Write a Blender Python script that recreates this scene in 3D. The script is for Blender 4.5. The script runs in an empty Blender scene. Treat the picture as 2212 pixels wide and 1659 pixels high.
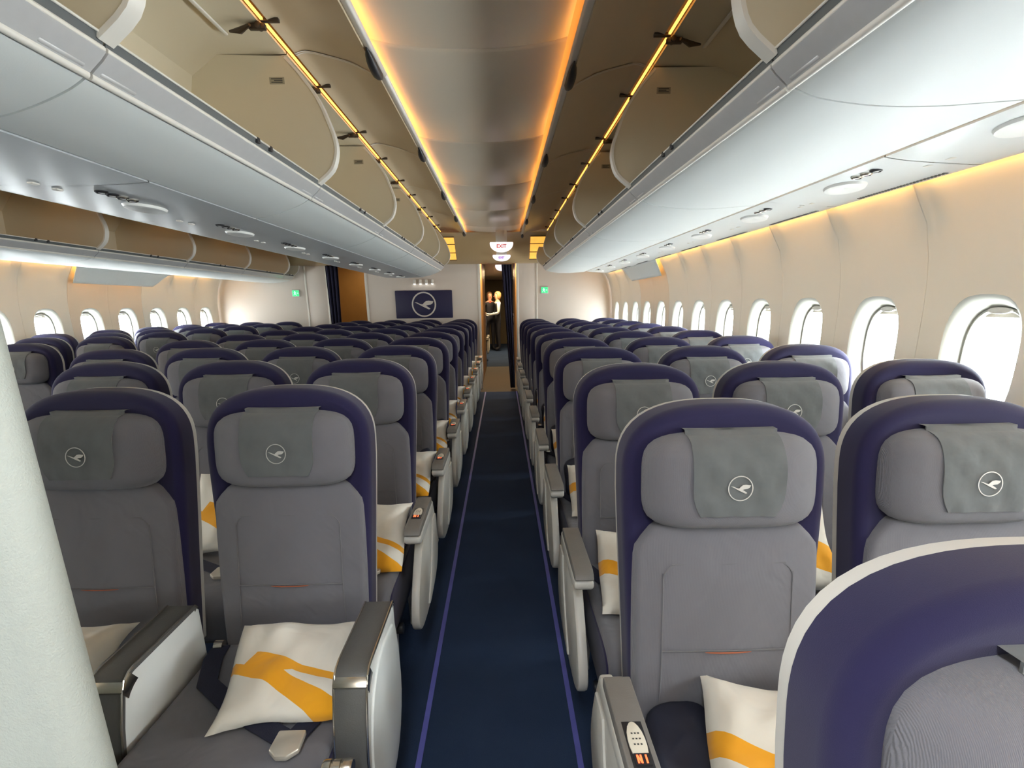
import bpy, bmesh, math, random
from mathutils import Vector, Matrix
random.seed(4)
S = bpy.context.scene
COL = S.collection
R_ = math.radians

# ------------------------------------------------------------------ camera
F_PX, TH, YAW, ROLL, PPX, PPY = 1184.33, .27929, .0149, .01318, 1106.0, 996.06
CAM = Vector((1.39, 0.0, 1.38))
def setup_camera():
    f = Vector((math.sin(YAW)*math.cos(TH), math.cos(YAW)*math.cos(TH), -math.sin(TH)))
    r = Vector((math.cos(YAW), -math.sin(YAW), 0)); d = f.cross(r)
    r2 = r*math.cos(ROLL)+d*math.sin(ROLL); d2 = -r*math.sin(ROLL)+d*math.cos(ROLL)
    cd = bpy.data.cameras.new('camera'); co = bpy.data.objects.new('camera', cd); COL.objects.link(co)
    up = -d2; back = -f
    co.matrix_world = Matrix(((r2.x, up.x, back.x, CAM.x), (r2.y, up.y, back.y, CAM.y), (r2.z, up.z, back.z, CAM.z), (0, 0, 0, 1)))
    cd.sensor_width = 36; cd.sensor_fit = 'HORIZONTAL'; cd.lens = 36*F_PX/2212
    cd.shift_y = (PPY-829.5)/2212; cd.shift_x = (1106-PPX)/2212
    cd.clip_start = .02; cd.clip_end = 200
    S.camera = co
setup_camera()

# ------------------------------------------------------------------ world, light, exposure
W = bpy.data.worlds.new('overcast'); S.world = W; W.use_nodes = True
bg = W.node_tree.nodes['Background']; bg.inputs[0].default_value = (.93, .97, 1.0, 1); bg.inputs[1].default_value = 42.0
S.view_settings.view_transform = 'Standard'; S.view_settings.look = 'None'
S.view_settings.gamma = 1; S.view_settings.use_curve_mapping = False
S.view_settings.exposure = 0.38
LED_POWER = 8.0           # emission of the amber strips
FILL_LIGHT = 20.0      # watts of each added fill light forward of the camera
S.cycles.max_bounces = 10; S.cycles.diffuse_bounces = 6; S.cycles.transparent_max_bounces = 8
S.cycles.sample_clamp_indirect = 8; S.cycles.caustics_reflective = False; S.cycles.caustics_refractive = False

# ------------------------------------------------------------------ materials
def mat(name, col, rough=.6, metal=0., var=0., vscale=30., bump=0., bscale=200., spec=.5, emit=None, es=1., sheen=0., wave=False, fold=0.):
    m = bpy.data.materials.new(name); m.use_nodes = True
    nt = m.node_tree; b = nt.nodes['Principled BSDF']
    b.inputs['Base Color'].default_value = (*col, 1); b.inputs['Roughness'].default_value = rough
    b.inputs['Metallic'].default_value = metal; b.inputs['Specular IOR Level'].default_value = spec
    if sheen: b.inputs['Sheen Weight'].default_value = sheen; b.inputs['Sheen Roughness'].default_value = .6
    tc = nt.nodes.new('ShaderNodeTexCoord')
    if var:
        n = nt.nodes.new('ShaderNodeTexNoise'); n.inputs['Scale'].default_value = vscale; n.inputs['Detail'].default_value = 4
        nt.links.new(tc.outputs['Object'], n.inputs['Vector'])
        mx = nt.nodes.new('ShaderNodeMix'); mx.data_type = 'RGBA'
        mx.inputs[6].default_value = (*[c*(1-var) for c in col], 1); mx.inputs[7].default_value = (*[min(1, c*(1+var)) for c in col], 1)
        nt.links.new(n.outputs['Fac'], mx.inputs[0]); nt.links.new(mx.outputs[2], b.inputs['Base Color'])
    if bump:
        n2 = nt.nodes.new('ShaderNodeTexWave' if wave else 'ShaderNodeTexNoise'); n2.inputs['Scale'].default_value = bscale
        n2.inputs['Detail'].default_value = 2
        if wave: n2.inputs['Distortion'].default_value = 1.5
        nt.links.new(tc.outputs['Object'], n2.inputs['Vector'])
        bp = nt.nodes.new('ShaderNodeBump'); bp.inputs['Strength'].default_value = bump; bp.inputs['Distance'].default_value = .004
        nt.links.new(n2.outputs[0], bp.inputs['Height']); nt.links.new(bp.outputs[0], b.inputs['Normal'])
    if fold:
        n3 = nt.nodes.new('ShaderNodeTexNoise'); n3.inputs['Scale'].default_value = 7; n3.inputs['Detail'].default_value = 2; n3.inputs['Distortion'].default_value = 1.2
        nt.links.new(tc.outputs['Object'], n3.inputs['Vector'])
        b3 = nt.nodes.new('ShaderNodeBump'); b3.inputs['Strength'].default_value = fold; b3.inputs['Distance'].default_value = .02
        nt.links.new(n3.outputs[0], b3.inputs['Height'])
        if b.inputs['Normal'].is_linked: nt.links.new(b3.outputs[0], b.inputs['Normal'].links[0].from_node.inputs['Normal'])
        else: nt.links.new(b3.outputs[0], b.inputs['Normal'])
    if emit: b.inputs['Emission Color'].default_value = (*emit, 1); b.inputs['Emission Strength'].default_value = es
    return m
M = {}
M['navy'] = mat('navy_fabric', (.010, .0078, .044), .85, var=.12, vscale=9, bump=.12, bscale=1100, sheen=.15, spec=.2)
M['grey'] = mat('grey_fabric', (.138, .136, .152), .9, var=.10, vscale=7, bump=.35, bscale=260, sheen=.2, spec=.2, wave=True, fold=.35)
M['cover'] = mat('cover_cloth', (.098, .106, .108), .85, var=.22, vscale=16, bump=.4, bscale=30, sheen=.2, spec=.2)
M['shell'] = mat('seat_shell', (.50, .49, .455), .45, var=.04, bump=.05, bscale=400)
M['armside'] = mat('arm_side', (.50, .49, .45), .4, var=.04)
M['armwhite'] = mat('arm_panel', (.66, .69, .68), .35, var=.03)
M['armpad'] = mat('arm_pad', (.17, .16, .145), .5, var=.1, bump=.15, bscale=300)
M['armdark'] = mat('arm_cap', (.09, .09, .085), .45, var=.1, bump=.1, bscale=300)
M['chrome'] = mat('metal', (.62, .58, .5), .25, metal=1., var=.08)
M['dark'] = mat('dark_plastic', (.02, .02, .022), .45, var=.2)
M['brownmetal'] = mat('hinge_metal', (.07, .05, .035), .4, metal=.5, var=.2)
M['alu'] = mat('leg_metal', (.55, .54, .5), .4, metal=.7, var=.1)
M['belt'] = mat('belt_webbing', (.008, .010, .03), .8, var=.2, bump=.3, bscale=600)
M['buckle'] = mat('buckle_steel', (.6, .56, .48), .35, metal=.6, var=.1)
M['red'] = mat('red_tag', (.38, .10, .04), .7, var=.1)
M['seam'] = mat('seam_thread', (.14, .138, .145), .9, var=.1)
M['silver'] = mat('silver_thread', (.48, .47, .44), .5, metal=.2, var=.05)
M['logo'] = mat('silver_print', (.66, .62, .56), .5, var=.05)
M['wall'] = mat('cream_lining', (.76, .72, .63), .5, var=.03, vscale=3, bump=.06, bscale=350)
M['wallwarm'] = mat('door_lining_orange_lit', (.74, .62, .48), .5, var=.04, vscale=3, bump=.06, bscale=350)  # wall lining with the orange light on it mixed into the colour
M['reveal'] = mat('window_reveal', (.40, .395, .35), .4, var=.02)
M['bin'] = mat('bin_white', (.74, .775, .76), .48, var=.02, vscale=2, bump=.03, bscale=300)
M['binin'] = mat('bin_beige', (.66, .59, .44), .55, var=.04, vscale=2)
M['lid'] = mat('lid_beige', (.68, .55, .38), .30, var=.05, vscale=3)
M['trim'] = mat('trim_white', (.80, .77, .70), .35, var=.03)
M['rail'] = mat('rail_grey', (.60, .60, .60), .3, metal=.1, var=.05)
M['slot'] = mat('slot_grey', (.10, .11, .11), .5, var=.1)
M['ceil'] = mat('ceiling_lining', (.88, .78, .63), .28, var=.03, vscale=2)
M['soffit'] = mat('soffit_amber_lit', (.50, .36, .19), .3, var=.05, vscale=2)  # ceiling lining with the amber glow of the strips put into its colour
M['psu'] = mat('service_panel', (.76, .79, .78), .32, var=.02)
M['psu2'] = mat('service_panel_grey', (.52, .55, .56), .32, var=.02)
M['oval'] = mat('oval_cover', (.92, .92, .88), .35, var=.02)
M['bulk'] = mat('bulkhead_lining', (.70, .63, .56), .5, var=.03, vscale=3)
M['navyboard'] = mat('navy_board', (.014, .013, .06), .5, var=.1)
M['curtain'] = mat('curtain_cloth', (.012, .011, .035), .9, var=.25, vscale=12, bump=.2, bscale=120)
M['brown'] = mat('galley_brown', (.30, .17, .055), .45, var=.12, vscale=6)
M['brownfloor'] = mat('galley_floor', (.045, .027, .014), .8, var=.2, vscale=20)
M['darkwall'] = mat('dark_galley', (.09, .065, .03), .6, var=.2)
M['strip'] = mat('strip_blue', (.11, .12, .44), .6, var=.2, vscale=12)
M['linen'] = mat('partition_linen', (.37, .40, .365), .7, var=.05, vscale=160, bump=.25, bscale=420)
M['placard'] = mat('placard', (.35, .31, .22), .6, var=.1)
M['ink'] = mat('ink', (.05, .05, .045), .7, var=.1)
M['skin'] = mat('skin', (.55, .30, .20), .5, var=.06)
M['shirt'] = mat('shirt_white', (.75, .74, .72), .8, var=.05, bump=.2, bscale=40)
M['uniform'] = mat('uniform_navy', (.012, .012, .02), .8, var=.2)
M['hair'] = mat('hair_blond', (.36, .22, .09), .6, var=.25, vscale=60)
M['hairdark'] = mat('hair_brown', (.12, .06, .03), .6, var=.25, vscale=60)
M['scarf'] = mat('scarf_red', (.45, .05, .03), .7, var=.1)
M['blanket'] = mat('blanket_navy', (.006, .008, .022), .75, var=.3, vscale=14, bump=.6, bscale=22)
M['remote'] = mat('remote_cream', (.70, .66, .55), .5, var=.05)
M['led'] = mat('led_amber', (.9, .5, .1), .5, emit=(1., .45, .10), es=LED_POWER, var=.02)
M['ledwall'] = mat('led_amber_wall', (.9, .5, .1), .5, emit=(1., .56, .16), es=LED_POWER*2.8, var=.02)
M['ledhinge'] = mat('led_amber_hinge', (.9, .5, .1), .5, emit=(1., .46, .09), es=2.0, var=.02)
M['digits'] = mat('red_digits', (.8, .05, .02), .5, emit=(1., .10, .03), es=3., var=.02)
M['lamp'] = mat('lamp_white', (.9, .9, .9), .5, emit=(1., .97, .9), es=3.5, var=.02)
M['signwhite'] = mat('sign_lit', (.9, .85, .85), .5, emit=(1., .90, .92), es=1.0, var=.02)
M['signlilac'] = mat('sign_lilac', (.9, .85, .9), .5, emit=(.93, .84, 1.), es=1.0, var=.02)
M['signred'] = mat('sign_red', (.5, .03, .03), .5, emit=(.55, .10, .09), es=.35, var=.02)
M['signpurple'] = mat('sign_purple', (.2, .04, .4), .5, emit=(.35, .12, .6), es=.4, var=.02)
M['green'] = mat('sign_green', (.02, .5, .15), .5, emit=(.05, .62, .22), es=.8, var=.02)
M['greenlite'] = mat('sign_green_figure', (.4, .9, .6), .5, emit=(.45, .95, .6), es=.9, var=.02)

def carpet():
    m = mat('carpet_navy', (.026, .046, .098), .95, var=.3, vscale=2.2, bump=.6, bscale=420, spec=.15)
    return m
M['carpet'] = carpet()

def glass():
    m = bpy.data.materials.new('cabin_pane'); m.use_nodes = True; nt = m.node_tree; nt.nodes.clear()
    o = nt.nodes.new('ShaderNodeOutputMaterial'); t = nt.nodes.new('ShaderNodeBsdfTransparent'); t.inputs[0].default_value = (.93, .95, .95, 1)
    g = nt.nodes.new('ShaderNodeBsdfGlossy'); g.inputs['Roughness'].default_value = .05
    mx = nt.nodes.new('ShaderNodeMixShader'); mx.inputs[0].default_value = .06
    nt.links.new(t.outputs[0], mx.inputs[1]); nt.links.new(g.outputs[0], mx.inputs[2]); nt.links.new(mx.outputs[0], o.inputs[0])
    return m
M['pane'] = glass()

def pillow_mat(name, planes_groups):
    """white cotton with a printed yellow shape: union of convex regions (a, b, c, sign) minus those marked as holes, in the pillow's own UV"""
    m = mat(name, (.74, .71, .63), .85, var=.04, vscale=9, bump=.35, bscale=14, sheen=.2, spec=.2, fold=.5)
    nt = m.node_tree; b = nt.nodes['Principled BSDF']
    uv = nt.nodes.new('ShaderNodeUVMap')
    def region(planes):
        prev = None
        for a, bb, c in planes:            # inside when a*u + b*v > c
            d = nt.nodes.new('ShaderNodeVectorMath'); d.operation = 'DOT_PRODUCT'; d.inputs[1].default_value = (a, bb, 0)
            nt.links.new(uv.outputs[0], d.inputs[0])
            g = nt.nodes.new('ShaderNodeMath'); g.operation = 'GREATER_THAN'; g.inputs[1].default_value = c
            nt.links.new(d.outputs['Value'], g.inputs[0])
            if prev is None: prev = g
            else:
                k = nt.nodes.new('ShaderNodeMath'); k.operation = 'MULTIPLY'
                nt.links.new(prev.outputs[0], k.inputs[0]); nt.links.new(g.outputs[0], k.inputs[1]); prev = k
        return prev
    acc = None
    for sign, planes in planes_groups:
        r = region(planes)
        if acc is None: acc = r; continue
        k = nt.nodes.new('ShaderNodeMath'); k.operation = 'ADD' if sign > 0 else 'SUBTRACT'; k.use_clamp = True
        nt.links.new(acc.outputs[0], k.inputs[0]); nt.links.new(r.outputs[0], k.inputs[1]); acc = k
    old = b.inputs['Base Color'].links[0].from_socket
    mx = nt.nodes.new('ShaderNodeMix'); mx.data_type = 'RGBA'; mx.inputs[7].default_value = (.80, .36, .012, 1)
    nt.links.new(acc.outputs[0], mx.inputs[0]); nt.links.new(old, mx.inputs[6]); nt.links.new(mx.outputs[2], b.inputs['Base Color'])
    return m
def convex(pts):
    out = []; cx = sum(p[0] for p in pts)/len(pts); cy = sum(p[1] for p in pts)/len(pts)
    for (x0, y0), (x1, y1) in zip(pts, pts[1:]+pts[:1]):
        a, b = -(y1-y0), (x1-x0); c = a*x0+b*y0
        if a*cx+b*cy < c: a, b, c = -a, -b, -c
        out.append((a, b, c))
    return out
M['pillow_a'] = pillow_mat('pillow_print', [(1, convex([(-.1, .63), (.135, .49), (.135, .39), (-.1, .54)])), (1, convex([(.21, .61), (1.1, .26), (1.1, -.225), (.10, .41), (.125, .50)])),
                                            (-1, convex([(.52, .40), (1.1, .19), (1.1, .0), (.46, .37)]))])
M['pillow_b'] = pillow_mat('pillow_print_reverse', [(1, convex([(-.1, .60), (.62, .41), (.62, .22), (-.1, .44)])), (1, convex([(.66, .53), (1.1, .42), (1.1, .08), (.56, .25), (.56, .42)]))])

# ------------------------------------------------------------------ mesh helpers
def mk(name, verts, faces, m, smooth=True, angle=40, uvs=None, mats=None, fm=None):
    me = bpy.data.meshes.new(name); me.from_pydata([tuple(v) for v in verts], [], faces); 
    bm = bmesh.new(); bm.from_mesh(me); bmesh.ops.recalc_face_normals(bm, faces=bm.faces); bm.to_mesh(me); bm.free()
    for mm in (mats or [m]): me.materials.append(mm)
    if fm: me.polygons.foreach_set('material_index', fm)
    if smooth:
        me.polygons.foreach_set('use_smooth', [True]*len(me.polygons)); me.set_sharp_from_angle(angle=R_(angle))
    me.update(); return me
class MB:
    def __init__(s): s.v = []; s.f = []
    def add(s, v, f):
        n = len(s.v); s.v += [tuple(p) for p in v]; s.f += [tuple(i+n for i in q) for q in f]; return s
    def box(s, x0, x1, y0, y1, z0, z1, mtx=None):
        v = [Vector((x, y, z)) for x in (x0, x1) for y in (y0, y1) for z in (z0, z1)]
        if mtx: v = [mtx @ p for p in v]
        return s.add(v, [(0, 1, 3, 2), (4, 6, 7, 5), (0, 4, 5, 1), (2, 3, 7, 6), (0, 2, 6, 4), (1, 5, 7, 3)])
    def prism(s, poly, axis, a, b):
        """poly in the two other axes (in order x,y,z minus axis), extruded from a to b"""
        def P(p, t): return {'x': (t, p[0], p[1]), 'y': (p[0], t, p[1]), 'z': (p[0], p[1], t)}[axis]
        n = len(poly); v = [P(p, a) for p in poly]+[P(p, b) for p in poly]
        return s.add(v, [tuple(range(n)), tuple(range(2*n-1, n-1, -1))]+[(i, (i+1) % n, (i+1) % n+n, i+n) for i in range(n)])
    def tube(s, pts, r, n=8, closed=False):
        pts = [Vector(p) for p in pts]; rings = []; k = len(pts); up = Vector((.13, .37, .92))
        for i, p in enumerate(pts):
            t = (pts[(i+1) % k]-pts[i-1]) if closed else (pts[min(i+1, k-1)]-pts[max(i-1, 0)])
            t.normalize(); a = t.cross(up)
            if a.length < .05: a = t.cross(Vector((1, 0, 0)))
            a.normalize(); b = t.cross(a); rr = r[i] if isinstance(r, (list, tuple)) else r
            rings.append([p+a*rr*math.cos(2*math.pi*j/n)+b*rr*math.sin(2*math.pi*j/n) for j in range(n)])
        v = [q for ring in rings for q in ring]; f = []
        for i in range(k if closed else k-1):
            for j in range(n):
                f.append((i*n+j, i*n+(j+1) % n, ((i+1) % k)*n+(j+1) % n, ((i+1) % k)*n+j))
        if not closed: f += [tuple(range(n)), tuple(range((k-1)*n+n-1, (k-1)*n-1, -1))]
        return s.add(v, f)
    def lathe(s, prof, origin, axis='z', n=20):
        """prof [(radius, height)] about an axis through origin"""
        v = []; f = []; o = Vector(origin)
        for r, h in prof:
            for j in range(n):
                c, d = r*math.cos(2*math.pi*j/n), r*math.sin(2*math.pi*j/n)
                v.append(o+Vector({'z': (c, d, h), 'x': (h, c, d), 'y': (c, h, d)}[axis]))
        for i in range(len(prof)-1):
            for j in range(n): f.append((i*n+j, i*n+(j+1) % n, (i+1)*n+(j+1) % n, (i+1)*n+j))
        f += [tuple(range(n)), tuple(range(len(prof)*n-1, len(prof)*n-n-1, -1))]
        return s.add(v, f)
    def mapv(s, fn): s.v = [tuple(fn(*p)) for p in s.v]; return s
    def data(s, name, m, smooth=True, angle=40, bev=0., seg=2):
        if bev:
            bm = bmesh.new(); vs = [bm.verts.new(p) for p in s.v]
            for q in s.f:
                try: bm.faces.new([vs[i] for i in q])
                except ValueError: pass
            bmesh.ops.recalc_face_normals(bm, faces=bm.faces)
            ed = [e for e in bm.edges if len(e.link_faces) == 2 and e.calc_face_angle(0) > .5]
            bmesh.ops.bevel(bm, geom=ed, offset=bev, segments=seg, profile=.5, affect='EDGES', clamp_overlap=True)
            bm.verts.ensure_lookup_table(); idx = {v: i for i, v in enumerate(bm.verts)}
            s.v = [tuple(v.co) for v in bm.verts]; s.f = [tuple(idx[v] for v in fc.verts) for fc in bm.faces]; bm.free()
        return mk(name, s.v, s.f, m, smooth, angle)
def rslab(outline, depth, r, crown=0., n=4):
    """slab standing in x-z, front at y=0 facing -y, rounded front rim of radius r, swelling forward by crown; outline counter-clockwise as seen from -y"""
    pts = [Vector((x, z)) for x, z in outline]; k = len(pts)
    nor = []
    for i in range(k):
        e1 = (pts[i]-pts[i-1]); e2 = (pts[(i+1) % k]-pts[i]); e1.normalize(); e2.normalize()
        t = e1+e2; t.normalize(); nor.append(Vector((t.y, -t.x)))
    c = sum(pts, Vector((0, 0)))/k
    if sum((p-c).dot(q) for p, q in zip(pts, nor)) < 0: nor = [-q for q in nor]
    rings = [[(p.x, depth, p.y) for p in pts], [(p.x, r, p.y) for p in pts]]
    for i in range(1, n+1):
        a = math.pi/2*i/n; ins = r*(1-math.cos(a)); y = r-r*math.sin(a)
        rings.append([(p.x-q.x*ins, y, p.y-q.y*ins) for p, q in zip(pts, nor)])
    last = rings[-1]
    for s_ in (.75, .45):
        rings.append([(c.x+(p[0]-c.x)*s_, -crown*(1-s_**2), c.y+(p[2]-c.y)*s_) for p in last])
    v = [p for ring in rings for p in ring]; f = []
    for i in range(len(rings)-1):
        for j in range(k): f.append((i*k+j, i*k+(j+1) % k, (i+1)*k+(j+1) % k, (i+1)*k+j))
    v.append((c.x, -crown, c.y)); ci = len(v)-1; b = (len(rings)-1)*k
    f += [(b+j, b+(j+1) % k, ci) for j in range(k)]; f.append(tuple(range(k-1, -1, -1)))
    return MB().add(v, f)
def arc(cx, cz, r, a0, a1, n): return [(cx+r*math.cos(R_(a0+(a1-a0)*i/n)), cz+r*math.sin(R_(a0+(a1-a0)*i/n))) for i in range(n+1)]
def sweep(profile, y0, y1, closed=False, ny=1):
    """an x-z polyline swept along y, one sheet"""
    k = len(profile); v = []; f = []
    for i in range(ny+1):
        y = y0+(y1-y0)*i/ny; v += [(x, y, z) for x, z in profile]
    for i in range(ny):
        for j in range(k if closed else k-1): f.append((i*k+j, i*k+(j+1) % k, (i+1)*k+(j+1) % k, (i+1)*k+j))
    return MB().add(v, f)
def thick(profile, t):
    """a polyline thickened to a closed x-z loop"""
    P = [Vector(p) for p in profile]; out = []
    for i, p in enumerate(P):
        d = P[min(i+1, len(P)-1)]-P[max(i-1, 0)]; d.normalize(); out.append(p+Vector((-d.y, d.x))*t)
    return [tuple(p) for p in P]+[tuple(p) for p in reversed(out)]
def smoothline(pts, n=4):
    """Catmull-Rom through x-z points"""
    P = [Vector(p) for p in pts]; out = []
    for i in range(len(P)-1):
        p0, p1, p2, p3 = P[max(i-1, 0)], P[i], P[i+1], P[min(i+2, len(P)-1)]
        for j in range(n):
            t = j/n; out.append(tuple(.5*((2*p1)+(-p0+p2)*t+(2*p0-5*p1+4*p2-p3)*t*t+(-p0+3*p1-3*p2+p3)*t**3)))
    return out+[tuple(P[-1])]

# ------------------------------------------------------------------ object helpers
def ob(name, data, parent=None, loc=(0, 0, 0), rot=(0, 0, 0), scale=None):
    o = bpy.data.objects.new(name, data); COL.objects.link(o); o.location = loc; o.rotation_euler = rot
    if scale: o.scale = scale
    if parent is not None: o.parent = parent
    return o
def thing(name, label, cat, loc=(0, 0, 0), group=None, data=None, rot=(0, 0, 0)):
    o = ob(name, data, None, loc, rot); o['label'] = label; o['category'] = cat
    if group: o['group'] = group
    return o
def struct(name, data=None, loc=(0, 0, 0), label=None):
    o = ob(name, data, None, loc); o['kind'] = 'structure'
    if label: o['label'] = label
    return o
KIDS = {}
def kids(o):
    return [c for c in COL.objects if c.parent == o]
def snapshot(root):
    """the part tree of a prototype, for copying"""
    t = []
    for c in kids(root): t.append((c, [g for g in kids(c)]))
    return t
def copy_tree(root, tree, label, loc, group=None):
    r = root.copy(); COL.objects.link(r); r.location = loc; r['label'] = label
    if group: r['group'] = group
    for c, gs in tree:
        c2 = c.copy(); COL.objects.link(c2); c2.parent = r
        for g in gs:
            g2 = g.copy(); COL.objects.link(g2); g2.parent = c2
    return r
ORD = ['', 'first', 'second', 'third', 'fourth', 'fifth', 'sixth', 'seventh', 'eighth', 'ninth', 'tenth', 'eleventh', 'twelfth']

# crane-in-a-ring emblem, radius 1, in x-z
CRANE = [(-.82, .19), (-.60, .17), (-.30, .03), (-.12, .0), (.02, .14), (.18, .27), (.42, .30), (.84, .25), (.76, .08), (.58, -.03), (.34, -.06), (.16, -.10), (.50, -.33), (.55, -.38), (.42, -.43), (.05, -.26), (-.30, -.08), (-.60, .08)]
def emblem(r, ring, t, n=36):
    mb = MB(); v = []; f = []
    for y in (0, -t):
        for q in (r, r-ring):
            v += [(q*math.cos(2*math.pi*j/n), y, q*math.sin(2*math.pi*j/n)) for j in range(n)]
    for j in range(n):
        k = (j+1) % n
        f += [(j, k, n+k, n+j), (2*n+j, 3*n+j, 3*n+k, 2*n+k), (j, 2*n+j, 2*n+k, k), (n+j, n+k, 3*n+k, 3*n+j)]
    mb.add(v, f)
    s = (r-ring*.5)
    mb.prism([(x*s, z*s) for x, z in CRANE], 'y', -t, 0)
    return mb

# =================================================================== SETTING
Y0, YB = -2.6, 9.3          # forward end of the cabin, bulkhead behind the last row
WZ = 1.83
def wall_x(z):
    pts = [(-.05, 3.17), (.25, 3.19), (.6, 3.20), (.9, 3.20), (1.19, 3.20), (1.30, 3.20), (1.427, 3.195), (1.576, 3.175), (1.72, 3.134), (1.824, 3.075), (1.95, 2.97), (2.1, 2.80)]
    for (z0, x0), (z1, x1) in zip(pts, pts[1:]):
        if z <= z1: return x0+(x1-x0)*(z-z0)/(z1-z0)
    return pts[-1][1]
WINP, WIN0, WINZ = .6186, 2.098, 1.148
WZT = 2.1
def angles(NA):
    hw = WINP/2; A = [2*math.pi*i/NA for i in range(NA)]
    for c in (math.atan2(WZT-WINZ, hw), math.atan2(WZT-WINZ, -hw), math.atan2(-WINZ, -hw)+2*math.pi, math.atan2(-WINZ, hw)+2*math.pi):
        A[min(range(NA), key=lambda q: abs(A[q]-c))] = c
    return A
def panel_cell(yc, side, k0, k1, push=0.):
    """one window's share of a side lining: polar grid from the window hole out to the cell's border"""
    NA, a, b = 48, .178, .245
    v = []; f = []; hw = WINP/2; ang = []
    zlo, zhi = 0.0, WZT
    A = angles(NA)
    WS = [(i/11)**1.25*.965 for i in range(12)]+[.985, 1.0]; rings = len(WS)-1
    for i in range(rings+1):
        for t in A:
            ct, st = math.cos(t), math.sin(t)
            n = 3.0
            rr = (abs(ct/a)**n+abs(st/b)**n)**(-1/n); p = Vector((rr*ct, rr*st))
            sx = hw/abs(ct) if abs(ct) > 1e-6 else 1e9
            sz = ((zhi-WINZ) if st > 0 else (WINZ-zlo))/abs(st) if abs(st) > 1e-6 else 1e9
            q = Vector((ct, st))*min(sx, sz); w = WS[i]; s_ = p.lerp(q, w)
            y = s_.x; z = WINZ+s_.y
            x = wall_x(z)-push
            d = hw-abs(y)
            edge = (k0 if y < 0 else k1)
            if edge and d < .0005: x += .005
            v.append((side*x, yc+y, z))
    for i in range(rings):
        for j in range(NA): f.append((i*NA+j, i*NA+(j+1) % NA, (i+1)*NA+(j+1) % NA, (i+1)*NA+j))
    return v, f
def window_parts(side):
    NA, a, b = 48, .178, .245
    ga, gb = .132, .183; xp = 3.285
    A = angles(NA)
    def se(a_, b_, n, t):
        ct, st = math.cos(t), math.sin(t); rr = (abs(ct/a_)**n+abs(st/b_)**n)**(-1/n); return rr*ct, rr*st
    v = []; f = []
    for i in range(7):
        w = i/6
        for t in A:
            y0, z0 = se(a, b, 3.0, t); y1, z1 = se(ga+.012, gb+.012, 2.7, t)
            e = w**.8
            y, z = y0+(y1-y0)*e, z0+(z1-z0)*e
            x0 = wall_x(WINZ+z0); v.append((side*(x0+(xp-.012-x0)*w**1.3), y, z))
    for i in range(6):
        for j in range(NA): f.append((i*NA+j, i*NA+(j+1) % NA, (i+1)*NA+(j+1) % NA, (i+1)*NA+j))
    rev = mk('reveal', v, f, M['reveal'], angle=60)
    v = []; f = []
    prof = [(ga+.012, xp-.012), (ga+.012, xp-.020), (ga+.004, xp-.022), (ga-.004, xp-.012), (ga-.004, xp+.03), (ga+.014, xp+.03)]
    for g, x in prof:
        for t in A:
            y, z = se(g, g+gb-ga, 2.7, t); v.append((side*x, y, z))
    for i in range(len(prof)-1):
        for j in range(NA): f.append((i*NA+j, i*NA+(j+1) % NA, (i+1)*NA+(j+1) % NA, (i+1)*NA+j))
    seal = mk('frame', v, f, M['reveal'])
    v = [(side*xp, *se(ga, gb, 2.7, t)) for t in A]+[(side*(xp+.006), *se(ga, gb, 2.7, t)) for t in A]
    f = [tuple(range(NA)), tuple(range(2*NA-1, NA-1, -1))]+[(j, (j+1) % NA, NA+(j+1) % NA, NA+j) for j in range(NA)]
    pane = mk('pane', v, f, M['pane'], smooth=False)
    # the raised blind: a crescent below the crown of the opening, with its grip
    top = [se(ga-.002, gb-.002, 2.7, t) for t in [math.pi*(.36+.28*i/16) for i in range(17)]]
    zc = top[0][1]
    poly = [(y, z) for y, z in top]+[(y, zc-.004) for y, z in (top[-1], top[0])]
    blind = MB().prism(poly, 'x', side*(xp-.010), side*(xp-.004)).data('blind', M['wall'], angle=30)
    grip = MB().lathe([(.0, -.004), (.9, -.003), (1., .0), (.9, .004), (0, .005)], (0, 0, 0), 'x', 20)
    grip.mapv(lambda x, y, z: (side*(xp-.024)-side*x*1.6, y*.055, gb+.002+z*.013))
    grip = grip.data('grip', M['trim'])
    return rev, seal, pane, blind, grip
wk = list(range(-7, 12))
for side, nm in ((1, 'right'), (-1, 'left')):
    wall = struct('wall_'+nm)
    parts = window_parts(side)
    for k in wk:
        yc = WIN0+WINP*k
        if yc-WINP/2 < Y0-.35 or yc > YB: continue
        w = struct('window_%d' % ((k+8) if side > 0 else (k+28)), None, (0, yc, WINZ))
        for n_, d_ in zip(('reveal', 'frame', 'pane', 'blind'), parts): o = ob(n_, d_, w)
        ob('grip', parts[4], o)
    for k in range(-7, 12, 2):
        mb = MB(); door = (k == 7)
        for kk, a0, a1 in ((k, 1, 0), (k+1, 0, 1)):
            yc = WIN0+WINP*kk
            if yc > YB+.4: continue
            mb.add(*panel_cell(yc, side, a0, a1))
        if not mb.v: continue
        me = mb.data('sidewall_panel', M['wallwarm'] if door else M['wall'], angle=35)
        bm = bmesh.new(); bm.from_mesh(me); bmesh.ops.remove_doubles(bm, verts=bm.verts, dist=.0004); bm.to_mesh(me); bm.free()
        ob('sidewall_panel', me, wall)
    # portals help the daylight through the openings
    for k in wk:
        yc = WIN0+WINP*k
        if yc-WINP/2 < Y0-.35 or yc > YB: continue
        l = bpy.data.lights.new('daylight_portal', 'AREA'); l.shape = 'RECTANGLE'; l.size = .40; l.size_y = .30; l.cycles.is_portal = True
        o = ob('daylight_portal', l, None, (side*3.33, yc, WINZ), (0, R_(90*side), 0))

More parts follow.
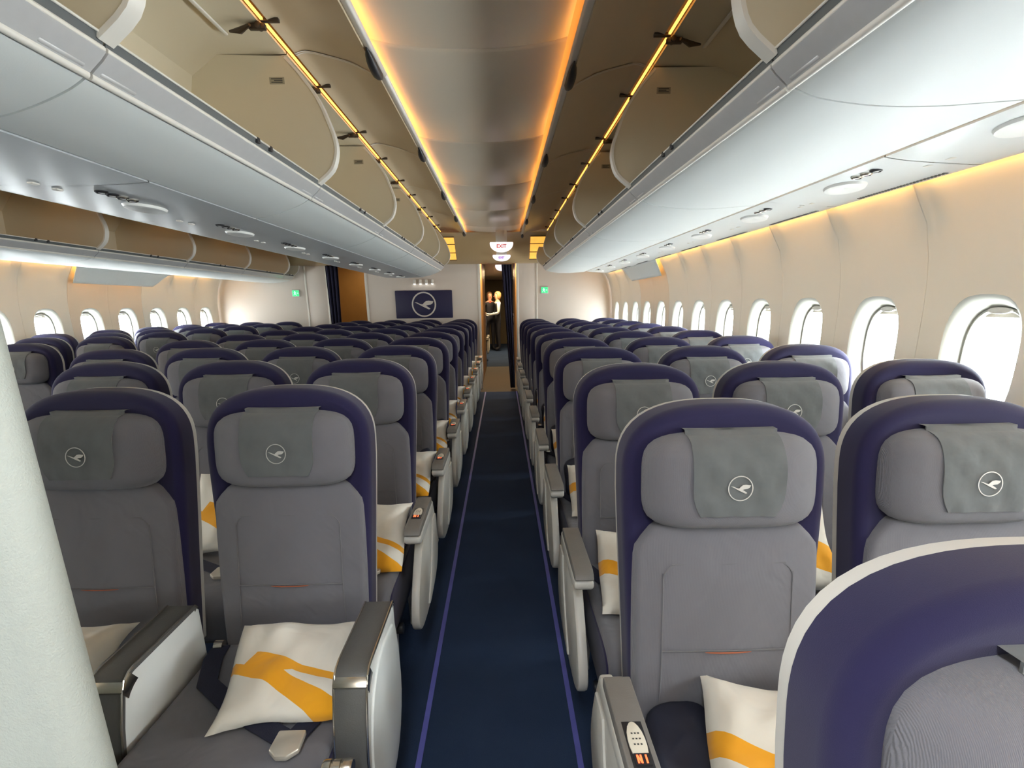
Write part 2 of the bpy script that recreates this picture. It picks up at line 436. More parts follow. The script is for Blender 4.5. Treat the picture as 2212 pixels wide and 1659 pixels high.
def slab(name, x0, x1, y0, y1, z0, z1, m, st=True, bev=0.):
    d = MB().box(x0, x1, y0, y1, z0, z1).data(name, m, bev=bev)
    return struct(name, d) if st else d
slab('floor', -3.19, 3.19, Y0, 8.95, -.06, 0, M['carpet'])
slab('floor', -3.15, 3.15, 8.95, 12.7, -.06, 0, M['brownfloor'])
slab('floor', -3.15, 3.15, 12.7, 20.2, -.06, 0, M['carpet'])
for n, x in ((1, 1.39-.2837), (2, 1.39+.2215)):
    slab('trim_%d' % n, x-.009, x+.009, Y0, 8.94, 0, .003, M['strip'])
# outer ceiling and upper sides that close the cabin above the lockers
c = struct('ceiling')
ob('outer_panel', MB().box(-3.2, 3.2, Y0, 20.2, 2.52, 2.56).data('outer_panel', M['lid']), c)
for s_ in (1, -1):
    ob('side_panel', MB().box(min(s_*2.78, s_*3.1), max(s_*2.78, s_*3.1), Y0, YB, 2.09, 2.54).data('side_panel', M['lid']), c)
wf = slab('wall_front', -3.2, 3.2, Y0-.08, Y0, -.06, 2.56, M['wall'])
wb = struct('wall_back')
def bulk(x0, x1, z1=2.52):
    ob('bulkhead_panel', MB().box(x0, x1, YB, YB+.05, 0, z1).data('bulkhead_panel', M['bulk'], bev=.004), wb)
bulk(-3.25, -1.748); bulk(-1.742, -1.40); bulk(-.78, 1.035); bulk(1.655, 1.967); bulk(1.973, 3.25)
ob('door_header', MB().box(1.035, 1.655, YB, YB+.05, 2.02, 2.52).data('door_header', M['bulk']), wb)
ob('door_header', MB().box(-1.40, -.78, YB, YB+.05, 2.02, 2.52).data('door_header', M['bulk']), wb)
for x in (1.035, 1.655, -.78, -1.40):
    ob('door_post', MB().box(x-.02, x+.02, YB-.012, YB+.06, 0, 2.02).data('door_post', M['trim'], bev=.005), wb)
for x in (-1.745, 1.97):
    ob('seam_cover', MB().box(x-.014, x+.014, YB-.01, YB+.01, 0, 2.0).data('seam_cover', M['trim'], bev=.004), wb)
# galley passages behind the bulkhead
slab('wall_galley_left', .98, 1.03, YB+.05, 12.7, 0, 2.4, M['brown'])
slab('wall_galley_right', 1.66, 1.71, YB+.05, 12.7, 0, 2.4, M['brown'])
slab('ceiling_galley', -3.2, 3.2, YB+.05, 20.2, 2.20, 2.24, M['lid'])
slab('wall_passage_back', -2.2, -.2, 10.6, 10.65, 0, 2.2, M['brown'])
slab('wall_passage_left', -1.7, -1.66, YB+.05, 10.6, 0, 2.2, M['brown'])
slab('wall_passage_right', -.45, -.41, YB+.05, 10.6, 0, 2.2, M['brown'])
slab('wall_end', -3.2, 3.2, 20.2, 20.26, 0, 2.3, M['darkwall'])
slab('wall_rear_left', -2.3, -2.2, 12.7, 20.2, 0, 2.3, M['bulk']); slab('wall_rear_right', 3.1, 3.2, 12.7, 20.2, 0, 2.3, M['bulk'])
slab('wall_galley_left', -2.2, .98, 12.65, 12.7, 0, 2.3, M['bulk']); slab('wall_galley_right', 1.71, 3.2, 12.65, 12.7, 0, 2.3, M['bulk'])
for loc, e in (((1.35, 10.4, 2.16), 30), ((-1.0, 10.0, 2.15), 6), ((1.35, 14.5, 2.16), 34), ((1.35, 16.6, 2.16), 40)):
    l = bpy.data.lights.new('galley_lamp', 'AREA'); l.energy = e; l.color = (1, .74, .42); l.size = .3; ob('galley_lamp', l, None, loc)

# =================================================================== CEILING PANELS, LOCKERS
cp = smoothline([(.86, 2.425), (.95, 2.405), (1.10, 2.388), (1.27, 2.383), (1.44, 2.388), (1.59, 2.405), (1.68, 2.425)], 3)
def ceiling_panel(y0, y1):
    mb = MB(); v = []; f = []; k = len(cp)
    ys = [y0, y0+.006, y0+.02, y1-.02, y1-.006, y1]; dz = [.016, .004, 0, 0, .004, .016]
    for y, d in zip(ys, dz): v += [(x, y, z+d) for x, z in cp]
    for i in range(len(ys)-1):
        for j in range(k-1): f.append((i*k+j, i*k+j+1, (i+1)*k+j+1, (i+1)*k+j))
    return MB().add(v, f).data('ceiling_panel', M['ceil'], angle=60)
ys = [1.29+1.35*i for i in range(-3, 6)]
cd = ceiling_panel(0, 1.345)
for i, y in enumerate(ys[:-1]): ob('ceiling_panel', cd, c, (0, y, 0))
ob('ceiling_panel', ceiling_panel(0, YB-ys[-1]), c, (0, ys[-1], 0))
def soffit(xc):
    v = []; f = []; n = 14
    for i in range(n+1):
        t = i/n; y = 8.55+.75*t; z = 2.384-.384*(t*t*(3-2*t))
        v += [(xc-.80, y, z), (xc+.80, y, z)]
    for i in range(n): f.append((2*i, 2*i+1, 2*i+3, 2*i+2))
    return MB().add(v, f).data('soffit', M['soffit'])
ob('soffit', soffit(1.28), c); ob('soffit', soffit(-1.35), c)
# same vault over the left aisle
for i, y in enumerate(ys[:-1]): ob('ceiling_panel', cd, c, (-2.62, y, 0))
ob('ceiling_panel', ceiling_panel(0, YB-ys[-1]), c, (-2.62, ys[-1], 0))

ARC = [(2.035, 1.925), (1.965, 1.981), (1.938, 2.047), (1.937, 2.10), (1.952, 2.156), (1.998, 2.272), (2.073, 2.376), (2.125, 2.432)]
ARC = smoothline(ARC, 3)
LIDP = smoothline([(2.092, 2.462), (2.04, 2.474), (1.96, 2.460), (1.84, 2.428), (1.722, 2.372)], 4)
OUTB = dict(bottom=smoothline([(2.093, 1.868), (2.16, 1.845), (2.30, 1.828), (2.45, 1.826), (2.56, 1.832), (2.665, 1.838)], 4), back=[(2.66, 1.865), (2.73, 2.05), (2.72, 2.22), (2.60, 2.36), (2.42, 2.435), (2.125, 2.445)])
CENB = dict(bottom=smoothline([(2.085, 1.868), (2.13, 1.842), (2.20, 1.815), (2.27, 1.795), (2.345, 1.782)], 4), back=[(2.38, 1.86), (2.545, 1.95), (2.575, 2.20), (2.54, 2.36), (2.42, 2.44), (2.125, 2.445)])
def make_bin(prof, L, tx, name_lab, first_y, dz=0.):
    """an open locker of length L, its door swung up; tx maps the section's x (and z) into the cabin"""
    T = lambda x, y, z: (tx(x), y, z+dz)
    root = thing('overhead_bin', name_lab, 'overhead bin', (0, first_y, 0))
    g = .004
    def part(n, mb, m, par=None, **kw): return ob(n, mb.mapv(T).data(n, m, **kw), par or root)
    loop = [(2.093, 1.868)]+prof['bottom'][1:]+[(prof['bottom'][-1][0]-.01, 1.862), (2.06, 1.905)]
    part('bottom_shell', MB().prism(prof['bottom']+[(prof['bottom'][-1][0], prof['bottom'][-1][1]+.03), (2.11, 1.90)], 'y', g, L-g), M['bin'], angle=35)
    inner = [(2.06, 1.906)]+prof['back']
    part('inner_lining', sweep(thick(inner, -.012), g, L-g, closed=True), M['binin'], angle=35)
    endp = [(2.045, 1.92)]+ARC[1:]+[p for p in reversed(prof['back'][1:-1])]+[prof['back'][0]]
    for y in (.004, L-.020):
        e = part('end_panel', MB().prism([(x+.006 if i < len(ARC) else x, z) for i, (x, z) in enumerate(endp)], 'y', y, y+.016), M['binin'], smooth=False)
        if y > .1:
            pl = MB().box(2.14, 2.205, y-.0015, y, 2.325, 2.352)
            part('placard', pl, M['placard'], e)
            tx_ = MB()
            for q in range(3): tx_.box(2.148, 2.197-.012*(q % 2), y-.0025, y-.0015, 2.331+.0065*q, 2.334+.0065*q)
            part('placard_lines', tx_, M['ink'], e)
    part('roof_handle', MB().box(2.272, 2.288, L*.60, L*.84, 2.424, 2.432), M['trim'], bev=.003)
    for y in (.0, L-.024):
        mb = MB(); P = [Vector(p) for p in ARC]
        inn = thick(ARC, -.011)
        mb.prism(inn, 'y', y, y+.024)
        part('edge_trim', mb, M['trim'], angle=35)
    rail = [(2.040, 1.914), (2.047, 1.918), (2.056, 1.905), (2.068, 1.893), (2.080, 1.885), (2.092, 1.882), (2.100, 1.874), (2.094, 1.866), (2.084, 1.866), (2.070, 1.878), (2.050, 1.894), (2.036, 1.908)]
    rl = part('rail', MB().prism(rail, 'y', g, L-g), M['rail'], angle=25)
    part('lip', MB().tube([(2.087, g, 1.868), (2.087, L-g, 1.868)], .009, 10), M['trim'])
    part('lip_bead', MB().tube([(2.041, g, 1.914), (2.041, L-g, 1.914)], .006, 8), M['trim'], rl)
    part('lip_bead', MB().tube([(2.033, g, 1.940), (2.033, L-g, 1.940)], .003, 8), M['trim'], rl)
    part('gasket', MB().prism([(2.035, 1.940), (2.041, 1.918), (2.056, 1.922), (2.050, 1.944)], 'y', g, L-g), M['slot'], rl)
    for y in (L*.52, L*.52+.11):
        part('catch', MB().box(2.028, 2.046, y, y+.022, 1.926, 1.944), M['dark'], bev=.003)
    for y in (0.02, L-.15):
        part('rail_clip', MB().tube([(2.076, y, 1.880), (2.076, y+.004, 1.880), (2.076, y+.12, 1.880), (2.076, y+.124, 1.880)], [.004, .0075, .0075, .004], 10), M['rail'])
    lid = part('lid', sweep(thick(LIDP, .014), g, L-g, closed=True, ny=1), M['lid'], angle=35)
    for y in (g, L-g-.008):
        part('lid_edge', sweep(thick(LIDP, .019), y, y+.008, closed=True), M['trim'], lid, angle=35)
    part('lid_grip', MB().prism([(1.735, 2.378), (1.722, 2.362), (1.700, 2.356), (1.690, 2.368), (1.700, 2.390), (1.725, 2.392)], 'y', g, L-g), M['trim'], lid, bev=.004)
    lt = [(1.716, L*.80+.30*i/8, 2.358-.022*math.sin(math.pi*i/8)) for i in range(9)]
    part('latch', MB().tube(lt, [.004, .014, .019, .021, .021, .021, .019, .014, .004], 10), M['dark'], lid)
    for y in (L*.265, L*.80):
        mb = MB().box(2.10, 2.165, y-.012, y+.012, 2.420, 2.440).box(2.045, 2.115, y-.010, y+.010, 2.444, 2.458).tube([(2.125, y-.02, 2.432), (2.125, y+.02, 2.432)], .012, 10)
        part('hinge', mb, M['brownmetal'], bev=.003)
        mb = MB().tube([(2.15, y-.03, 2.425), (2.20, y, 2.418), (2.25, y+.02, 2.424)], [.006, .012, .004], 8)
        part('hinge_arm', mb, M['brownmetal'])
    return root
def line_of_bins(prof, tx, y_start, pitch, ks, lab, grp, dz=0.):
    first = None
    for i, k in enumerate(ks):
        y = y_start+pitch*k; L = min(pitch, YB-.02-y); l_ = lab % ORD[i+1]
        if first is None: first = make_bin(prof, pitch, tx, l_, y, dz); tree = snapshot(first); first['group'] = grp
        elif L < pitch-.05: b = make_bin(prof, L, tx, l_, y, dz); b['group'] = grp
        else: copy_tree(first, tree, l_, (0, y, 0), grp)
line_of_bins(OUTB, lambda x: x, 1.49, 1.485, range(-1, 5), '%s open overhead bin from the front above the window seats right of the aisle', 'open bins above the right-hand window seats')
line_of_bins(CENB, lambda x: 2.59-x, 1.388, 1.437, range(-1, 5), '%s open overhead bin from the front above the middle seats, left of the aisle', 'open bins above the middle seats')
line_of_bins(OUTB, lambda x: -x+.13, 3.53, 1.33, range(0, 5), '%s open bin above the window seats by the far left wall, counted from the front', 'open bins above the far left window seats', -.075)
line_of_bins(CENB, lambda x: -2.67+x, 1.388, 1.437, range(0, 5), '%s locker facing the far left aisle above the middle seats, counted from the front', 'lockers facing the far left aisle')
# amber strips
def led(name, label, x0, x1, z0, z1, y0=-1.2, y1=9.0, m='led'):
    thing(name, label, 'light', data=MB().box(x0, x1, y0, y1, z0, z1).data(name, M[m]))
led('light_strip', 'glowing amber light strip along the bin hinges right of the ceiling panels', 2.104, 2.114, 2.449, 2.456, m='ledhinge')
led('light_strip', 'glowing amber light strip along the bin hinges left of the ceiling panels', 2.59-2.114, 2.59-2.104, 2.449, 2.456, m='ledhinge')
led('light_strip', 'amber cove light strip hidden beside the right rim of the ceiling panels', 1.742, 1.750, 2.391, 2.402)
led('light_strip', 'amber cove light strip hidden beside the left rim of the ceiling panels', .840, .848, 2.391, 2.402)
led('light_strip', 'amber cove light strip washing down the top of the right window wall', 3.040, 3.050, 1.838, 1.848, m='ledwall')
led('light_strip', 'amber cove light strip washing down the top of the far left window wall', -3.050, -3.040, 1.838, 1.848, m='ledwall')

M['ledend'] = mat('led_end_panel', (.9, .5, .1), .5, emit=(1., .50, .08), es=.75, var=.3, vscale=14)
def amber_lamp(x0, x1, y0, y1, lab):
    root = thing('amber_lamp', lab, 'lamp')
    n = 10; v = []; f = []
    Z = lambda y: 2.384-.384*((lambda t: t*t*(3-2*t))((y-8.55)/.75))-.006
    for i in range(n+1):
        y = y0+(y1-y0)*i/n; v += [(x0, y, Z(y)), (x1, y, Z(y)), (x1, y, Z(y)+.004), (x0, y, Z(y)+.004)]
    for i in range(n):
        for q in range(4): f.append((4*i+q, 4*i+(q+1) % 4, 4*i+4+(q+1) % 4, 4*i+4+q))
    ob('diffuser', MB().add(v, f).data('diffuser', M['ledend']), root)
    for q in range(4):
        y = y0+(y1-y0)*q/3; ob('louver', MB().box(x0-.005, x1+.005, y-.006, y+.006, Z(y)-.006, Z(y)+.004).data('louver', M['brownmetal']), root)
amber_lamp(1.84, 2.06, 8.70, 9.12, 'amber lit panel with dark bars in the ceiling, right of the EXIT sign')
amber_lamp(.52, .70, 8.70, 9.12, 'amber lit panel with dark bars in the ceiling, left of the EXIT sign')
led('light_strip', 'amber light strip along the hinges of the bins by the far left wall', -1.985, -1.975, 2.374, 2.381, 3.6, 9.0)
# service panels under the lockers
def service(prof, L, lab, y, xo, zo, slope, n_light, mirror=1, slots=None, grp=None, pm='psu'):
    root = thing('service_panel', lab, 'service panel', (0, y, 0), grp)
    ob('panel', sweep(thick(prof, .014), .003, L-.003, closed=True).data('panel', M[pm], angle=35), root)
    mb = MB().lathe([(0, -.002), (.7, -.014), (.93, -.010), (1, 0), (.96, .006), (0, .006)], (0, 0, 0), 'z', 28)
    mb.mapv(lambda x, y_, z: (xo+x*.062, L*.5+y_*.115, zo+z*1.0-.001+x*.062*slope)); ob('oval_cover', mb.data('oval_cover', M['oval']), root)
    for i in range(n_light):
        yy = L*.5-.16-.055*i; xx = xo-mirror*.05
        mb = MB().lathe([(.020, .004), (.021, -.005), (.016, -.009), (.012, -.004), (0, -.004)], (xx, yy, zo-.05*mirror*slope), 'z', 14)
        rl = ob('reading_light', mb.data('reading_light', M['chrome'] if i < 2 else M['dark']), root)
        ob('lens', MB().lathe([(.011, 0), (.010, -.003), (0, -.004)], (xx, yy, zo-.05*mirror*slope-.005), 'z', 12).data('lens', M['lamp'] if False else M['oval']), rl)
    for yy in (.03, L-.07):
        ob('panel_clip', MB().box(xo+mirror*.055, xo+mirror*.075, yy, yy+.03, zo-.007, zo+.004).data('panel_clip', M['trim'], bev=.003), root)
    if slots:
        mb = MB()
        x, z = slots; nn = int(L*.62/.018)
        for q in range(nn): mb.box(x-.009, x+.009, .12+q*.018, .12+q*.018+.008, z-.002, z+.003)
        o = ob('vent_slots', mb.data('vent_slots', M['slot'], smooth=False), root); o['kind'] = 'stuff'
    return root
def line_of_service(prof, xo, zo, slope, lab, grp, i0, i1, mirror, slots, n=3, pm='psu'):
    L = .828; first = None; j = 0
    for i in range(i0, i1):
        y = 2.006+L*i; j += 1
        if y+L > YB-.02: break
        if first is None: first = service(prof, L, lab % ORD[j], y, xo, zo, slope, n, mirror, slots, grp, pm); tree = snapshot(first)
        else: copy_tree(first, tree, lab % ORD[j], (0, y, 0), grp)
rp = smoothline([(2.672, 1.833), (2.75, 1.822), (2.90, 1.812), (3.00, 1.808), (3.035, 1.818)], 3)
line_of_service(rp, 2.79, 1.820, -.12, '%s service panel from the front above the window seats right of the aisle', 'service panels over the right window seats', -1, 8, 1, (2.978, 1.808))
line_of_service([(-x-.0, z) for x, z in reversed(rp)], -2.79, 1.820, .12, '%s service panel from the front beside the far left window wall', 'service panels over the far left seats', 3, 8, -1, (-2.978, 1.808))
mp = smoothline([(.238, 1.779), (.12, 1.773), (-.04, 1.770), (-.20, 1.773), (-.318, 1.779)], 3)
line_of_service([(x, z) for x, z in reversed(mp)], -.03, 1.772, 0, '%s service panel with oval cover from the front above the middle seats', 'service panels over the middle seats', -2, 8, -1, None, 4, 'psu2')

# valances over the door linings
for s_, l_ in ((1, 'grey curved valance hanging over the door lining on the right window wall'), (-1, 'grey curved valance hanging over the door lining on the far left wall')):
    v = []; f = []; NY = 18; prof_n = 8
    for i in range(NY+1):
        w = i/NY; y = 6.13+1.75*w
        sh = 1 if w < .80 else (1-(w-.80)/.20)**1.7
        for j in range(prof_n):
            q = j/(prof_n-1); z = 1.815-.165*q*max(sh, .02); x = 3.03+.02*math.sin(q*math.pi)+.075*(q**2)*max(sh, .02)
            v.append((s_*x, y, z))
    for i in range(NY):
        for j in range(prof_n-1): f.append((i*prof_n+j, i*prof_n+j+1, (i+1)*prof_n+j+1, (i+1)*prof_n+j))
    me = mk('valance', v, f, M['rail'] if False else M['psu'])
    o = thing('valance', l_, 'valance', data=me); md = o.modifiers.new('thickness', 'SOLIDIFY'); md.thickness = .006

# =================================================================== SEATS
TOPZ = 1.162
def tilt(x, y, z): return (x, y-(TOPZ-z)*.15, z)
def mirror_outline(right): return right+[(-x, z) for x, z in reversed(right)]
def seat_outline(e):
    r = [(.205-e, .40), (.210-e, .50), (.215-e, .62), (.221-e, .74), (.227-e, .86), (.231-e, .96)]
    a, b, n = .231-e, TOPZ-1.0-e, 2.7
    for i in range(0, 17):
        t = R_(90*i/16); c_, s_ = math.cos(t), math.sin(t); q = (c_**n+s_**n)**(-1/n)
        if i < 16: r.append((a*q*c_, 1.0+b*q*s_))
    return mirror_outline(r)
def head_T(x, z, a=.192, b=.104, t=.062):
    r = ((abs(x)/a)**4.4+(abs(z)/b)**4.4)**(1/4.4)
    base = t*max(0, 1-min(r, 1)**4)**.5
    return base+.012*(min(abs(x)/a, 1)**2)*(1-min(r, 1)**3)
def make_headrest(hz, NA=76, NR=10):
    a, b = .192, .104; v = []; f = []
    rs = [math.sin(math.pi/2*i/NR) for i in range(1, NR+1)]
    for r in rs:
        for j in range(NA):
            t = 2*math.pi*j/NA; ct, st = math.cos(t), math.sin(t)
            q = (abs(ct/a)**4.4+abs(st/b)**4.4)**(-1/4.4)
            x, z = q*ct*r, q*st*r; v.append((x, -head_T(x, z), hz+z))
    for j in range(NA):
        t = 2*math.pi*j/NA; ct, st = math.cos(t), math.sin(t); q = (abs(ct/a)**4.4+abs(st/b)**4.4)**(-1/4.4)*.97
        v.append((q*ct, .03, hz+q*st))
    v.append((0, -head_T(0, 0), hz)); n = len(rs)+1
    for i in range(n-1):
        for j in range(NA): f.append((i*NA+j, i*NA+(j+1) % NA, (i+1)*NA+(j+1) % NA, (i+1)*NA+j))
    ci = len(v)-1; f += [(j, (j+1) % NA, ci) for j in range(NA)]; f.append(tuple((n-1)*NA+j for j in range(NA)))
    return MB().add(v, f)
def make_cover(hz, w=.098, zb=-.060, NX=14):
    b = .104; path = []
    for i in range(15):
        z = zb+(b*.985-zb)*math.sin(math.pi/2*i/14)
        path.append(z)
    v = []; f = []
    rows = []
    for z in path: rows.append((z, None))
    for q in (.010, .03, .055): rows.append((b+.006, q))
    rnd = random.Random(3)
    for ri, (z, over) in enumerate(rows):
        for i in range(NX+1):
            u = i/NX*2-1; ww = w
            if ri < 3: ww = w-.018*(1-ri/3)**2*1.0
            x = u*ww
            if ri >= 12: x *= 1+.04*(ri-11)/5
            wr = .0015*math.sin(9*u+ri*.9)+.001*math.sin(17*u-ri*.6)
            if over is None: y = -head_T(x, z)-.0045-wr
            else: y = -.02+over
            v.append((x, y, hz+z+(.002*abs(u)**3 if over is not None else 0)))
    k = NX+1
    for r in range(len(rows)-1):
        for i in range(NX): f.append((r*k+i, r*k+i+1, (r+1)*k+i+1, (r+1)*k+i))
    return MB().add(v, f)
def solid(mb, t):
    """give a sheet thickness (away from the viewer)"""
    n = len(mb.v); v = list(mb.v)+[(x, y+t, z) for x, y, z in mb.v]; f = list(mb.f)+[tuple(i+n for i in reversed(q)) for q in mb.f]
    cnt = {}
    for q in mb.f:
        for a, b in zip(q, q[1:]+q[:1]): cnt[(a, b)] = 1
    for (a, b) in list(cnt):
        if (b, a) not in cnt: f.append((b, a, a+n, b+n))
    m = MB(); m.v = v; m.f = f; return m
HZ = 1.000
D = {}
D['shell'] = rslab(seat_outline(.001), .026, .007, 0).mapv(lambda x, y, z: tilt(x, y+.026, z)).data('shell', M['shell'], angle=50)
D['bolster'] = rslab(seat_outline(.0), .078, .026, -.034, 6).mapv(lambda x, y, z: tilt(x, y-.045, z)).data('bolster', M['navy'], angle=70)
bo = mirror_outline([(.203, .42), (.2055, .52), (.208, .64), (.209, .76), (.2075, .835), (.204, .856), (.190, .874), (.170, .894), (.155, .903), (.12, .906), (.05, .906)])
D['back'] = rslab(bo, .05, .016, .014, 4).mapv(lambda x, y, z: tilt(x, y-.068+.012*((z-.75)/.3)**2-.018*max(0, (.72-z)/.3), z)).data('back_cushion', M['grey'], angle=70)
def back_y(x, z): return -.068-.012
sm = [(.145-.035+.035*math.cos(R_(t)), .82-.035+.035*math.sin(R_(t))) for t in range(0, 91, 15)]
loop = [(.150, .50), (.146, .62)]+sm+[(-x, z) for x, z in reversed(sm)]+[(-.146, .62), (-.150, .50)]
D['seam'] = MB().tube([tilt(x, -.0785+.0035*(abs(x)/.15)+.012*((z-.75)/.3)**2-.018*max(0, (.72-z)/.3), z) for x, z in smoothline(loop, 2)], .0016, 6).tube([tilt(.148*u, -.0815-.018*max(0, (.72-.625)/.3)+.0035*abs(u), .625) for u in [i/6-1 for i in range(13)]], .0016, 6).data('seam', M['seam'])
D['tag'] = MB().tube([tilt(.052*u+.0, -.0845-.018*max(0, (.72-.622)/.3), .622+.002*u*u) for u in [i/4-1 for i in range(9)]], [.0006, .0014, .0016, .0016, .0016, .0016, .0016, .0014, .0006], 6).data('tag', M['red'])
D['head'] = make_headrest(HZ).mapv(lambda x, y, z: tilt(x, y-.052, z)).data('headrest', M['grey'], angle=80)
D['cover'] = solid(make_cover(HZ), .003).mapv(lambda x, y, z: tilt(x, y-.052, z)).data('headrest_cover', M['cover'], angle=60)
em = emblem(.0265, .0019, .001); em.mapv(lambda x, y, z: (x, y-head_T(x, z-.0)-.0068, z)).mapv(lambda x, y, z: tilt(x, y-.052, z+HZ+.002))
D['emblem'] = em.data('emblem', M['silver'], smooth=False)
# cushion: side section (y, z) widened in x
def cushion(sec, hw, r, n=3):
    """closed y-z section extruded in x with rounded flanks"""
    xs = []; ins = []
    for i in range(n+1):
        a = math.pi/2*i/n; xs.append(-hw+r-r*math.cos(a)); ins.append(r*(1-math.sin(a)))
    xs = xs+[-x for x in reversed(xs)]; ins = ins+list(reversed(ins))
    c = Vector((sum(p[0] for p in sec)/len(sec), sum(p[1] for p in sec)/len(sec))); k = len(sec); v = []; f = []
    hy = max(abs(p[0]-c.x) for p in sec); hz_ = max(abs(p[1]-c.y) for p in sec)
    for x, i_ in zip(xs, ins):
        for p in sec: v.append((x, c.x+(p[0]-c.x)*(1-i_/hy), c.y+(p[1]-c.y)*(1-i_/hz_)))
    for i in range(len(xs)-1):
        for j in range(k): f.append((i*k+j, i*k+(j+1) % k, (i+1)*k+(j+1) % k, (i+1)*k+j))
    f += [tuple(range(k)), tuple(range(len(xs)*k-1, (len(xs)-1)*k-1, -1))]
    return MB().add(v, f)
sec = smoothline([(-.16, .30), (-.17, .43), (-.24, .452), (-.45, .455), (-.66, .462), (-.735, .45), (-.765, .41), (-.755, .34), (-.72, .29), (-.45, .29), (-.16, .30)], 3)[:-1]
D['cushion'] = cushion(sec, .219, .020).data('seat_cushion', M['grey'], angle=70)
sec2 = smoothline([(-.16, .285), (-.17, .41), (-.24, .432), (-.45, .435), (-.66, .442), (-.728, .43), (-.752, .40), (-.742, .34), (-.71, .285), (-.45, .28), (-.16, .285)], 3)[:-1]
D['cushion_side'] = cushion(sec2, .224, .010).data('cushion_side', M['navy'], angle=70)
D['pan'] = MB().box(-.21, .21, -.66, -.12, .235, .282).tube([(-.23, -.60, .24), (.23, -.60, .24)], .02, 10).tube([(-.23, -.20, .24), (.23, -.20, .24)], .02, 10).data('seat_pan', M['dark'], bev=0)
D['leg'] = MB().prism([(-.64, .23), (-.56, .23), (-.60, .02), (-.60, 0), (-.70, 0), (-.70, .02)], 'x', -.014, .014).data('leg', M['alu'], bev=.004)
D['leg2'] = MB().prism([(-.24, .23), (-.15, .23), (-.10, .02), (-.08, 0), (-.20, 0), (-.19, .02)], 'x', -.014, .014).data('leg', M['alu'], bev=.004)
D['footrail'] = MB().tube([(0, -.70, .012), (0, -.08, .012)], .012, 8).data('foot_rail', M['alu'])
def strap(pts, w, t=.004):
    P = [Vector(p) for p in pts]; v = []; f = []
    for i, p in enumerate(P):
        d = P[min(i+1, len(P)-1)]-P[max(i-1, 0)]; d.normalize(); s_ = d.cross(Vector((0, 0, 1)))
        if s_.length < .1: s_ = Vector((0, 1, 0))
        s_.normalize()
        v += [p-s_*w/2, p+s_*w/2, p+s_*w/2+Vector((0, 0, t)), p-s_*w/2+Vector((0, 0, t))]
    for i in range(len(P)-1):
        for j in range(4): f.append((i*4+j, i*4+(j+1) % 4, (i+1)*4+(j+1) % 4, (i+1)*4+j))
    f += [(0, 1, 2, 3), (4*len(P)-1, 4*len(P)-2, 4*len(P)-3, 4*len(P)-4)]
    return MB().add(v, f)
D['belt'] = strap([(-.205, -.20, .45), (-.19, -.27, .462), (-.15, -.38, .466), (-.03, -.48, .466), (.12, -.575, .468)], .048).add(*(lambda m: (m.v, m.f))(strap([(.205, -.20, .45), (.20, -.30, .462), (.185, -.44, .466), (.14, -.57, .468)], .048))).data('seat_belt', M['belt'], angle=50)
D['buckle'] = MB().prism([(-.03, -.035), (.03, -.035), (.032, .02), (.012, .04), (-.012, .04), (-.032, .02)], 'z', .472, .486).mapv(lambda x, y, z: (x+.135, -y-.600, z)).data('buckle', M['buckle'], bev=.004)
D['fitting'] = MB().lathe([(.016, -.012), (.016, .012)], (0, -.20, .455), 'x', 12).data('belt_fitting', M['chrome'])
# standard aisle armrest: pad, housing, control
def pad_sec(z1, z0, ya, yb, rf):
    return [(ya, z0), (ya, z1-.008), (ya-.008, z1), (yb+rf, z1), (yb+.012, z1-.008), (yb, z1-.022), (yb+.004, z0+.006), (yb+.02, z0)]
D['arm_pad'] = MB().prism(pad_sec(.622, .592, -.235, -.590, .03), 'x', -.028, .028).data('pad', M['armpad'], bev=.009, seg=3)
D['arm'] = MB().prism([(-.20, .594), (-.20, .545), (-.46, .545), (-.56, .556), (-.592, .572), (-.586, .596)], 'x', -.029, .029).data('armrest', M['armside'], bev=.010, seg=3)
D['remote'] = MB().prism([(-.52+.028*math.cos(R_(t)) if 0 else -.525+.05*math.cos(R_(t)), .016*math.sin(R_(t))) for t in range(0, 360, 20)], 'z', 0, .0035).mapv(lambda x, y, z: (y, x+.100, z+.6215)).data('remote', M['remote'], bev=.001)
D['bezel'] = MB().box(-.019, .019, -.484, -.372, .6205, .6222).data('bezel', M['dark'], bev=.001)
bt_ = MB()
for q_ in range(3):
    for w_ in (-.006, 0, .006): bt_.box(w_-.0016, w_+.0016, -.405-.013*q_-.0016, -.405-.013*q_+.0016, .6248, .6256)
D['buttons'] = bt_.data('buttons', M['ink'], smooth=False)
D['display'] = MB().box(-.014, .014, -.477, -.452, .622, .6262).data('display', M['dark'])
D['digits'] = MB().box(-.010, -.007, -.474, -.456, .6262, .6268).box(-.004, -.001, -.474, -.456, .6262, .6268).prism([(-.010, -.456), (-.007, -.456), (-.001, -.474), (-.004, -.474)], 'z', .6262, .6268).box(.005, .008, -.474, -.456, .6262, .6268).data('digits', M['digits'], smooth=False)
shield = smoothline([(-.17, .575), (-.115, .46), (-.115, .36), (-.19, .265), (-.36, .225), (-.54, .23), (-.635, .255), (-.665, .31), (-.63, .39), (-.55, .48), (-.47, .545), (-.30, .575)], 3)
D['side'] = MB().prism(shield, 'x', -.016, .016).data('side_panel', M['armside'], bev=.008, seg=2)
D['side_rib'] = MB().prism(smoothline([(-.16, .52), (-.125, .42), (-.13, .35), (-.20, .28), (-.35, .25), (-.45, .25), (-.36, .33), (-.28, .44), (-.25, .52)], 3), 'x', .012, .022).data('side_rib', M['armside'], bev=.004)
